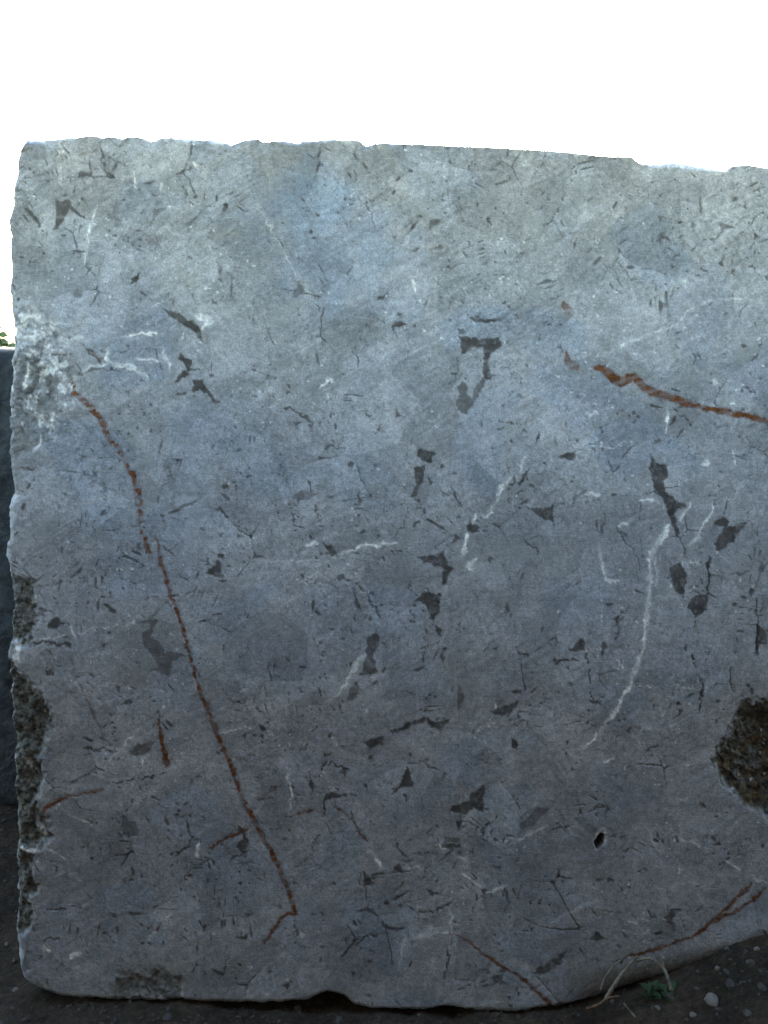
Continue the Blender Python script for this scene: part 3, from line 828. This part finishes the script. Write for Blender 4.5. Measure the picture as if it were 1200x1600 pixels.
    edge_zone = np.maximum(np.exp(-np.clip(dt1, 0, 999) / 13.0) * (X1 < 470), np.exp(-np.clip(dl1, 0, 999) / 9.0))
    dy += edge_zone * (cid - .3).clip(0, 1) * .020
    att['white'] = np.maximum(att['white'], .75 * sstep(.5, .72, fbm(X1, Y1, 13, 68, 4, .65)) * np.maximum(np.exp(-np.clip(dt1, 0, 99) / 8) * sstep(.42, .62, fbm(X1, Y1 * .2, 60, 69, 3)), .8 * np.exp(-np.clip(dl1 - 1, 0, 99) / 4)))  # paints lit chips and bruising along the top, the lit rim on left
    wz = np.exp(-((X1 - 1065) / 55.0) ** 2) * np.exp(-np.clip(dt1 - 2, 0, 99) / 9); att['white'] = np.maximum(att['white'], wz * .8 * sstep(.4, .6, fine))  # white of the lit top-right chips painted in, with bruising
    cl = np.exp(-(((X1 - 60) / 62) ** 2 + ((Y1 - 600) / 95) ** 2)) + .8 * np.exp(-(((X1 - 40) / 34) ** 2 + ((Y1 - 520) / 40) ** 2))
    crust = sstep(.50, .62, fbm(X1, Y1 * .7, 20, 74, 4, .65) + .10 * (cl - .6)) * sstep(.25, .7, cl)
    att['white'] = np.maximum(att['white'], crust * (.2 + .55 * sstep(.4, .6, fine)))
    pits = sstep(.56, .66, fbm(X1, Y1, 16, 75, 4, .65)) * sstep(.25, .7, cl); att['crack'] = np.maximum(att['crack'], pits * .55)
    dy += cl.clip(0, 1) * (fbm(X1, Y1, 18, 76, 4, .6) - .5) * .016
    # broken patches are hollow and craggy
    g1, g2, g3, gid = cells(PX * 1.0 + 50, PY + 60, 11, 34)
    rgh = att['rough']
    dy += rgh * (.006 + (fbm(X1, Y1, 22, 71, 4, .65) - .35) * .020 + gid * .005)
    deep = np.exp(-(((X1 - 1200) / 70) ** 2 + ((Y1 - 1185) / 75) ** 2)); dy += deep * .020
    dy += att['crack'] * .0022 + att['dark'] * .0006 - att['white'] * .0005
    # drilled pit with a white bruised rim
    q = np.hypot((PX - 936) + (PY - 1315) * .25, (PY - 1315) * .6)
    dy += sstep(8.0, 4.0, q) * .03; att['dark'] = np.maximum(att['dark'], sstep(8.5, 6, q))
    rim = sstep(6.5, 8.5, q) * sstep(15, 9, q) * sstep(1326, 1300, Y1)
    att['white'] = np.maximum(att['white'] * (q > 7), rim * .75 * sstep(.35, .6, fine))
    new_part('pit', np.nonzero(q < 7.5)[0], 'small dark pit with a bruised pale rim')
    # square chipped notch

    FV = np.stack([(X1 - 600) / S, dy, (GROUND_PY - Y1) / S], 1)
    ny, nx = shp
    idx = np.arange(n).reshape(shp)
    F = np.stack([idx[:-1, :-1], idx[1:, :-1], idx[1:, 1:], idx[:-1, 1:]], -1).reshape(-1, 4)
    lf = lab[F]; fl = np.where((lf[:, 0] == lf[:, 2]) | (lf[:, 0] == lf[:, 1]), lf[:, 0], np.where(lf[:, 1] == lf[:, 3], lf[:, 1], lf[:, 2]))

    # --- the other five sides: rings of the face outline pushed back
    ring = np.concatenate([idx[0, :], idx[1:, -1], idx[-1, -2::-1], idx[-2:0:-1, 0]])
    RV = FV[ring]; cx, cz = RV[:, 0].mean(), RV[:, 2].mean()
    nr = len(ring); verts = [FV]; faces = []; prev = ring.copy(); base = n
    # outward direction per ring vertex
    out = np.zeros((nr, 2)); k0, k1, k2 = nx, nx + ny - 1, nx + ny - 1 + nx - 1
    out[:k0, 1] = 1; out[k0:k1, 0] = 1; out[k1:k2, 1] = -1; out[k2:, 0] = -1
    ar = np.arange(nr) * 1.0
    sm = lambda v, w: np.convolve(np.concatenate([v[-w:], v, v[:w]]), np.ones(2 * w + 1) / (2 * w + 1), 'valid')
    sX, sZ = sm(RV[:, 0], 12), sm(RV[:, 2], 12)
    deps = [.004, .010, .018, .03, .045, .065, .09, .12] + list(np.arange(.155, 1.2, .04)) + [1.2]
    amp_t = np.zeros(nr)
    for r, dp in enumerate(deps):
        kk = min(1.0, dp / .05)
        qx = RV[:, 0] * (1 - kk) + sX * kk; qz = RV[:, 2] * (1 - kk) + sZ * kk
        bump = (fbm(ar, ar * 0 + dp * 520, 105, 72, 2, .45) - .55) * .06 * min(1, dp / .1) + (fbm(ar, ar * 0 + dp * 520, 14, 73, 2) - .5) * .010 * min(1, dp / .05) * (dp < .13)
        # the top and left sides lean slightly inwards so they stay out of sight behind the face
        lean = -.012 * min(1, dp / .02) - .02 * dp
        ox = out[:, 0] * (bump + lean); oz = out[:, 1] * (bump + lean)
        oz = np.where(out[:, 1] < 0, .0 - .02 * min(1, dp / .3) + bump * .2, oz)
        rv = np.stack([qx + ox, RV[:, 1] * (1 - kk) + dp, qz + oz], 1)
        if dp < .05: rv[:, 1] = RV[:, 1] + dp
        else: rv[:, 1] = dp + .02 * (1 - kk)
        ids = np.arange(base, base + nr); base += nr
        verts.append(rv)
        nxt = np.roll(ids, -1); pn = np.roll(prev, -1)
        faces.append(np.stack([prev, pn, nxt, ids], 1)); prev = ids
    cap_c = np.array([[cx, 1.215, cz]]); verts.append(cap_c); ci = base; base += 1
    AV = np.concatenate(verts); m = len(AV)
    cap = np.stack([prev, np.roll(prev, -1), np.full(nr, ci), np.full(nr, ci)], 1)[:, :3]
    for k in att:
        att[k] = np.concatenate([att[k], np.full(m - n, {'tone': .5, 'rough': .35}.get(k, 0.0))])
    # outer ring stays like the face edge
    root = empty('stone_block', (fx(700), 0, 0))
    tag(root, 'large blue-grey sawn stone block with dark grains and rust veins filling the view', 'stone block', None)
    off = np.array([fx(700), 0, 0])
    def sub(name, Fs, tri=None):
        u, inv = np.unique(Fs, return_inverse=True)
        return np_mesh(name, AV[u] - off, inv.reshape(Fs.shape), STONE, root, {k: a[u] for k, a in att.items()})
    sub('sawn_face', F[fl == 0])
    sub('rough_side', np.concatenate(faces))
    sub('back', cap)
    for k, (nme, lb) in enumerate(parts, 1):
        Fs = F[fl == k]
        if len(Fs) < 6: continue
        o = sub(nme, Fs)
        if lb: o['label'] = lb
    return root
build_block()

# ------------------------------------------------------------------ other blocks: the lower left one seen, the rest added
def rough_block(name, x0, x1, y0, y1, z0, z1, seed, label, group=None, lean=0.0, mat=None):
    """a quarried block: gridded box whose faces are pushed about and whose arrises are knocked off"""
    nX, nY, nZ = 44, 26, 30
    V = []; Fc = []; ind = {}
    def vid(i, j, k):
        if (i, j, k) not in ind:
            ind[(i, j, k)] = len(V); V.append((i / nX, j / nY, k / nZ))
        return ind[(i, j, k)]
    for i in range(nX):
        for j in range(nY):
            Fc.append((vid(i, j, 0), vid(i, j + 1, 0), vid(i + 1, j + 1, 0), vid(i + 1, j, 0)))
            Fc.append((vid(i, j, nZ), vid(i + 1, j, nZ), vid(i + 1, j + 1, nZ), vid(i, j + 1, nZ)))
        for k in range(nZ):
            Fc.append((vid(i, 0, k), vid(i + 1, 0, k), vid(i + 1, 0, k + 1), vid(i, 0, k + 1)))
            Fc.append((vid(i, nY, k), vid(i, nY, k + 1), vid(i + 1, nY, k + 1), vid(i + 1, nY, k)))
    for j in range(nY):
        for k in range(nZ):
            Fc.append((vid(0, j, k), vid(0, j, k + 1), vid(0, j + 1, k + 1), vid(0, j + 1, k)))
            Fc.append((vid(nX, j, k), vid(nX, j + 1, k), vid(nX, j + 1, k + 1), vid(nX, j, k + 1)))
    V = np.array(V); W = np.empty_like(V)
    dims = np.array([x1 - x0, y1 - y0, z1 - z0]); P = V * dims
    c = dims / 2; d = P - c
    edge = np.sort(c - np.abs(d), axis=1)
    rnd = np.clip(1 - edge[:, 1] / .05, 0, 1) ** 2 * .02          # second-nearest face: near an arris
    nrm = d / np.linalg.norm(d, axis=1, keepdims=True)
    nz = (fbm(P[:, 0] * 100 + P[:, 1] * 63, P[:, 2] * 100 + P[:, 1] * 41, 24, seed, 4, .6) - .5) * .045
    P = P + nrm * (nz - rnd)[:, None]
    base = np.array([(x0 + x1) / 2, (y0 + y1) / 2, z0])
    P = P + np.array([x0, y0, z0]) - base
    P[:, 1] += lean * P[:, 2]
    me_o = np_mesh(name, P, np.array(Fc), mat or STONE, None, {'tone': np.full(len(P), .45)})
    me_o.location = base
    return tag(me_o, label, 'stone block', group)

DEEPST = simple_mat('dark_blue_stone', (0.012, 0.015, 0.016), (0.050, 0.056, 0.058), 16, .85, .02)
nb = rough_block('stone_block', -3.1, -0.752, 0.90, 2.1, -0.03, 1.292, 5, 'lower dark stone block standing behind the left edge of the big sawn block', None, 0.0, DEEPST)
for k, (xa, xb, h, lb) in enumerate(((2.02, 4.6, 1.75, 'added unseen tall stone block just right of the big sawn block'), (4.7, 7.4, 1.62, 'added unseen stone block at the right end of the near row'), (7.5, 10.2, 1.7, 'added unseen last stone block of the near row on the far right'),
                                 (-5.8, -3.22, 1.72, 'added unseen stone block left of the lower dark block'), (-8.6, -5.9, 1.6, 'added unseen stone block at the left end of the near row'))):
    rough_block('stone_block', xa, xb, .15 + .1 * k if xa > 0 else .7, 1.45, -0.03, h, 31 + 3 * k, lb, 'added blocks of the near row')  # added out of view to stop sun and warm bounce past the block
rough_block('stone_block', -1.9, 0.5, 2.35, 3.5, -0.03, 1.12, 61, 'added low sun-blocking stone block hidden behind the big sawn block')  # added to keep sun in the gap off the left soil
# added facing row, unseen behind the camera: shades the foot of the big block
ROW_Y, ROW_H = -2.36, 1.66
for k, (xa, xb, dh, where) in enumerate(((-8.2, -5.5, -.1, 'far left'), (-5.4, -2.75, .1, 'left'), (-2.65, 0.15, 0, 'left of centre'), (0.25, 2.9, -.08, 'right of centre'), (3.0, 5.6, .12, 'right'), (5.7, 8.3, 0, 'far right'))):
    rough_block('stone_block', xa, xb, ROW_Y - 1.4, ROW_Y + .05 * (k % 2), -0.03, ROW_H + dh, 15 + 7 * k,
                'added black shading block of the facing row behind the viewer, ' + where, 'added shading blocks of the facing row', 0.0, ADDED_BLACK)

# added open-sided shed, unseen above and behind, cutting sky light to the face
def box_mesh(name, x0, x1, y0, y1, z0, z1, mat, parent):
    V = [(x, y, z) for x in (x0, x1) for y in (y0, y1) for z in (z0, z1)]
    Fc = [(0, 1, 3, 2), (4, 6, 7, 5), (0, 4, 5, 1), (2, 3, 7, 6), (0, 2, 6, 4), (1, 5, 7, 3)]
    return link_mesh(name, V, Fc, mat, parent, smooth=False)
SHEET = simple_mat('added_roof_sheet', (0.045, 0.036, 0.030), (0.085, 0.070, 0.060), 6, .7, .002)
TIMBER = simple_mat('added_shed_timber', (0.09, 0.075, 0.06), (0.19, 0.165, 0.135), 18, .85, .003)
SHED_FRONT, SHED_BACK, SHED_Z = -1.62, -7.0, 3.85
def build_added_shed():
    root = empty('added_open_shed', (0, (SHED_FRONT + SHED_BACK) / 2, 0))
    tag(root, 'added open-sided shed unseen behind the viewer, blocking sky light', 'shed')
    yc = root.location.y; V = []; Fc = []; n = 640; hx = 9.0
    for side in (0, .004):
        for i in range(n + 1):
            x = -hx + 2 * hx * i / n; z = SHED_Z + .02 * math.sin(i * math.pi / 2 + .6) + side
            V += [(x, SHED_FRONT - yc, z + .12), (x, SHED_BACK - yc, z)]
    for i in range(n):
        a = 2 * i; b_ = a + 2 * (n + 1)
        Fc += [(a, a + 1, a + 3, a + 2), (b_, b_ + 2, b_ + 3, b_ + 1)]
    link_mesh('added_roof', V, Fc, SHEET, root)
    for yy, zz in ((SHED_FRONT - .25, SHED_Z + .08), (SHED_BACK + .25, SHED_Z - .03)):
        box_mesh('added_beam', -8.9, 8.9, yy - yc - .06, yy - yc + .06, zz - .20, zz, TIMBER, root)
    for xx in (-8.7, -4.4, 4.4, 8.7):
        box_mesh('added_post', xx - .07, xx + .07, SHED_FRONT - .32 - yc, SHED_FRONT - .18 - yc, -.05, SHED_Z - .12, TIMBER, root)
        box_mesh('added_post', xx - .07, xx + .07, SHED_BACK + .18 - yc, SHED_BACK + .32 - yc, -.05, SHED_Z - .23, TIMBER, root)
build_added_shed()

# ------------------------------------------------------------------ meadow beyond the yard
def build_grass():
    rng = np.random.default_rng(5); V = []; Fc = []
    nb_ = 14000
    px = rng.uniform(-16, 6, nb_); py = rng.uniform(7.5, 17, nb_)
    gz = ground_h(px, py)
    patch = fbm(px * 100, py * 100, 160, 12, 3)
    for i in range(nb_):
        h = rng.uniform(.25, .55) * (0.45 + 1.25 * patch[i]) * 1.65; w = rng.uniform(.008, .02); a = rng.uniform(0, 6.28)
        bx_, by_ = rng.normal(0, .13, 2); b = len(V); ca, sa = math.cos(a) * w, math.sin(a) * w
        x, y, z = px[i], py[i], gz[i] - .02
        V += [(x - ca, y - sa, z), (x + ca, y + sa, z), (x + ca * .7 + bx_ * .35, y + sa * .7 + by_ * .35, z + h * .6),
              (x - ca * .7 + bx_ * .35, y - sa * .7 + by_ * .35, z + h * .6), (x + bx_, y + by_, z + h)]
        Fc += [(b, b + 1, b + 2, b + 3), (b + 3, b + 2, b + 4)]
    o = link_mesh('grass', V, Fc, GRASSM); o['kind'] = 'stuff'
    o['label'] = 'rough green meadow grass beyond the stone blocks'; o['category'] = 'grass'
build_grass()

def build_bush(x, y, r, h, seed, label):
    rng = np.random.default_rng(seed)
    root = empty('bush', (x, y, float(ground_h(x, y))))
    tag(root, label, 'bush')
    V = []; Fc = []
    for i in range(5200):
        d = rng.normal(0, 1, 3); d /= np.linalg.norm(d); rr = rng.uniform(.45, 1.0) * (0.8 + .35 * math.sin(d[0] * 5 + seed) * math.cos(d[1] * 4))
        p = np.array([d[0] * r * rr, d[1] * r * rr, h * .5 + d[2] * h * .5 * rr])
        if p[2] < .03: continue
        s_ = rng.uniform(.04, .08); u = rng.normal(0, 1, 3); u /= np.linalg.norm(u); v = np.cross(u, rng.normal(0, 1, 3)); v /= np.linalg.norm(v)
        b = len(V); V += [tuple(p - u * s_), tuple(p + v * s_ * .5), tuple(p + u * s_), tuple(p - v * s_ * .5)]
        Fc.append((b, b + 1, b + 2, b + 3))
    link_mesh('leaves', V, Fc, GRASSM, root, smooth=False)
    SV = []; SF = []
    for k in range(7):
        a = k * .9 + seed; tip = (math.cos(a) * r * .6, math.sin(a) * r * .6, h * .75); b = len(SV)
        for t, w in ((0, .016), (1, .005)):
            for q in range(5): SV.append((tip[0] * t + math.cos(q * 1.257) * w, tip[1] * t + math.sin(q * 1.257) * w, tip[2] * t))
        for q in range(5): SF.append((b + q, b + (q + 1) % 5, b + 5 + (q + 1) % 5, b + 5 + q))
    link_mesh('stems', SV, SF, STEMB, root)
build_bush(-3.38, 7.2, .70, 1.46, 3, 'green bush far beyond the lower block at the left edge')

# ------------------------------------------------------------------ loose stones and gravel
def pebble_mesh(name, seed, mat, flat=.7):
    rng = np.random.default_rng(seed); V = []; Fc = []
    nu, nv = 9, 6; ph = rng.uniform(0, 6.28, 6)
    V.append((0, 0, -flat))
    for j in range(1, nv):
        t = math.pi * j / nv
        for i in range(nu):
            a = 2 * math.pi * i / nu
            r = 1 + .18 * math.sin(2 * a + ph[0]) + .12 * math.sin(3 * a + ph[1] + t) + rng.uniform(-.13, .13)
            V.append((r * math.sin(t) * math.cos(a), r * math.sin(t) * math.sin(a) * .8, -math.cos(t) * flat * (1 + .2 * math.sin(a + ph[2]))))
    V.append((0, 0, flat)); T = len(V) - 1
    for i in range(nu):
        Fc.append((0, 1 + (i + 1) % nu, 1 + i))
        for j in range(nv - 2):
            a = 1 + j * nu + i; b_ = 1 + j * nu + (i + 1) % nu; Fc.append((a, b_, b_ + nu, a + nu))
        Fc.append((T, 1 + (nv - 2) * nu + i, 1 + (nv - 2) * nu + (i + 1) % nu))
    me = bpy.data.meshes.new(name); me.from_pydata(V, [], Fc); me.materials.append(mat); me.update(); return me

def on_ground(px, py):
    """where the view through a photo pixel meets the ground"""
    c = np.array(cam.location); d = np.array([(px - 600) / S / DIST, 1.0, (HORIZON_PY - py) / S / DIST])
    t = np.linspace(1.2, 6, 4000); P = c + t[:, None] * d
    hit = np.nonzero(P[:, 2] < ground_h(P[:, 0], P[:, 1]))[0]
    return P[hit[0]] if len(hit) else P[-1]

STONES = [  # px, py, radius in px, mat, label
 (1113, 1566, 13, PALE, 'palest angular stone lying on the soil heap at lower right'),
 (1142, 1541, 10, GREYST, 'flat grey stone above the palest stone on the soil heap'),
 (1121, 1514, 5, PALE, 'tiny pale pebble high on the soil heap below the block'),
 (1182, 1484, 5, PALE, 'tiny pale pebble at the top right of the soil heap'),
 (1028, 1576, 5, PALE, 'small pale pebble below the green weed'),
 (1083, 1587, 6, PALE, 'small buff pebble near the bottom edge beneath the palest stone'),
 (1190, 1545, 8, GREYST, 'grey stone at the right edge of the soil heap'),
 (262, 1592, 8, GREYST, 'grey stone on the soil under the dark broken patch'),
 (24, 1548, 5, PALE, 'small buff pebble on dark soil left of the block corner'),
 (10, 1476, 4, PALE, 'tiny buff pebble on soil at the left edge'),
]
for k, (px, py, r, mt, lb) in enumerate(STONES):
    p = on_ground(px, py); sc = r / S * (p[1] + DIST) / DIST
    o = bpy.data.objects.new('stone', pebble_mesh('stone', 40 + k, mt)); col.objects.link(o)
    o.location = (p[0], p[1], p[2] + sc * .2); o.scale = (sc, sc, sc); o.rotation_euler = (0, 0, k * 1.3)
    tag(o, lb, 'stone', 'loose stones on the soil')

def build_gravel():
    rng = np.random.default_rng(9); protos = [pebble_mesh('gravel_proto', s_, GREYST) for s_ in range(4)]
    PV = [np.array([v.co[:] for v in m.vertices]) for m in protos]; PF = [[tuple(p.vertices) for p in m.polygons] for m in protos]
    for m in protos: bpy.data.meshes.remove(m)
    V = []; Fc = []
    for k in range(3400):
        if k < 2300: x, y = rng.uniform(-.95, 1.1), rng.uniform(-.45, .02)
        else: x, y = rng.uniform(-1.25, -.78), rng.uniform(-.2, .88)
        s_ = min(.0011 + rng.exponential(.0016), .009); q = k % 4; a = rng.uniform(0, 6.28)
        z = float(ground_h(x, y)) + s_ * .25; ca, sa = math.cos(a), math.sin(a); b = len(V); pv = PV[q] * s_
        V += [(x + p[0] * ca - p[1] * sa, y + p[0] * sa + p[1] * ca, z + p[2]) for p in pv]
        Fc += [tuple(i + b for i in f) for f in PF[q]]
    o = link_mesh('gravel', V, Fc, GREYST, None, smooth=False); o['kind'] = 'stuff'
    o['label'] = 'fine grey gravel scattered over the dark soil'; o['category'] = 'gravel'
build_gravel()

# ------------------------------------------------------------------ dry stalks and weed at the foot of the block
def tube(name, pts, radii, mat, parent=None, seg=7):
    P = []
    for k in range(len(pts) - 1):                       # Catmull-Rom
        p0 = pts[max(k - 1, 0)]; p1 = pts[k]; p2 = pts[k + 1]; p3 = pts[min(k + 2, len(pts) - 1)]
        for s_ in range(6):
            t = s_ / 6; f = lambda a, b, c, d: .5 * (2 * b + (c - a) * t + (2 * a - 5 * b + 4 * c - d) * t * t + (3 * b - a - 3 * c + d) * t ** 3)
            P.append((Vector([f(p0[i], p1[i], p2[i], p3[i]) for i in range(3)]), radii[0] + (radii[1] - radii[0]) * (k + t) / (len(pts) - 1)))
    P.append((Vector(pts[-1]), radii[1]))
    V = []; Fc = []; rng = random.Random(len(P) * 7 + int(abs(pts[0][0]) * 1000))
    for k, (p, r) in enumerate(P):
        d = (P[min(k + 1, len(P) - 1)][0] - P[max(k - 1, 0)][0]).normalized()
        u = d.cross(Vector((0, 1, .13))).normalized(); v = d.cross(u)
        for q in range(seg):
            a = 2 * math.pi * q / seg; rr = r * rng.uniform(.8, 1.2)
            V.append(tuple(p + (u * math.cos(a) + v * math.sin(a)) * rr))
    for k in range(len(P) - 1):
        for q in range(seg):
            a = k * seg + q; b_ = k * seg + (q + 1) % seg; Fc.append((a, b_, b_ + seg, a + seg))
    Fc.append(tuple(range(seg))[::-1]); Fc.append(tuple(range((len(P) - 1) * seg, len(P) * seg)))
    return link_mesh(name, V, Fc, mat, parent)

def stand(zpts, depth):
    """zoom-L pixels at a distance in front of the face -> world"""
    out = []
    for (x, y), dpt in zip(L(zpts), depth):
        k = (DIST - dpt) / DIST
        out.append(((x - 600) / S * k, -dpt, cam.location.z + (HORIZON_PY - y) / S * k))
    return out
def stalk(zpts, depth, r, mat, label):
    o = tube('dry_stalk', stand(zpts, depth), r, mat); tag(o, label, 'stalk', 'dry stalks at the foot of the block')
stalk([(440,1085),(465,1040),(500,985),(545,930),(590,880)], [.06,.06,.055,.05,.045], (.0042, .0022), STALK, 'thick pale dry stalk leaning right against the block foot')
stalk([(585,905),(640,892),(690,920),(722,962),(745,1040)], [.05,.06,.07,.08,.09], (.0022, .0030), STALK, 'arched pale dry stalk bending down to the right')
stalk([(698,880),(712,940),(730,990),(752,1045)], [.07,.075,.08,.09], (.0016, .0026), STALK, 'short straight dry stalk crossing the arched one')
stalk([(415,1040),(435,985),(470,935),(510,900)], [.03,.028,.025,.02], (.0026, .0016), STALK, 'thin pale dry stalk lowest left of the leaning ones')
stalk([(350,1130),(410,1108),(450,1080),(500,1070)], [.05,.06,.065,.07], (.0032, .0020), STEMB, 'brown stem lying on the soil beside the stalks')
stalk([(525,1105),(550,1135),(580,1170)], [.10,.10,.11], (.0018, .0014), STALK, 'short buff straw lying on the soil below the weed')

def build_weed():
    p = on_ground(1028, 1558); root = empty('weed', tuple(p)); tag(root, 'small dark green weed on the soil under the arched stalk', 'weed')
    rng = random.Random(4)
    me = bpy.data.meshes.new('leaf')
    V = []; Fc = []
    for i, (t, w, z) in enumerate(((0, .06, 0), (.25, .2, .10), (.55, .24, .16), (.8, .14, .14), (1, .01, .08))):
        V += [(t, -w, z + .04), (t, 0, z), (t, w, z + .04)]
        if i: b = (i - 1) * 3; Fc += [(b, b + 3, b + 4, b + 1), (b + 1, b + 4, b + 5, b + 2)]
    me.from_pydata(V, [], Fc); me.materials.append(LEAF); me.update()
    for k in range(17):
        o = bpy.data.objects.new('leaf', me); col.objects.link(o); o.parent = root
        s_ = rng.uniform(.018, .036); o.scale = (s_,) * 3
        o.rotation_euler = (rng.uniform(-.3, .3), rng.uniform(-.9, -.05), rng.uniform(0, 6.28))
        o.location = (rng.uniform(-.022, .022), rng.uniform(-.012, .012), rng.uniform(0, .006))
build_weed()
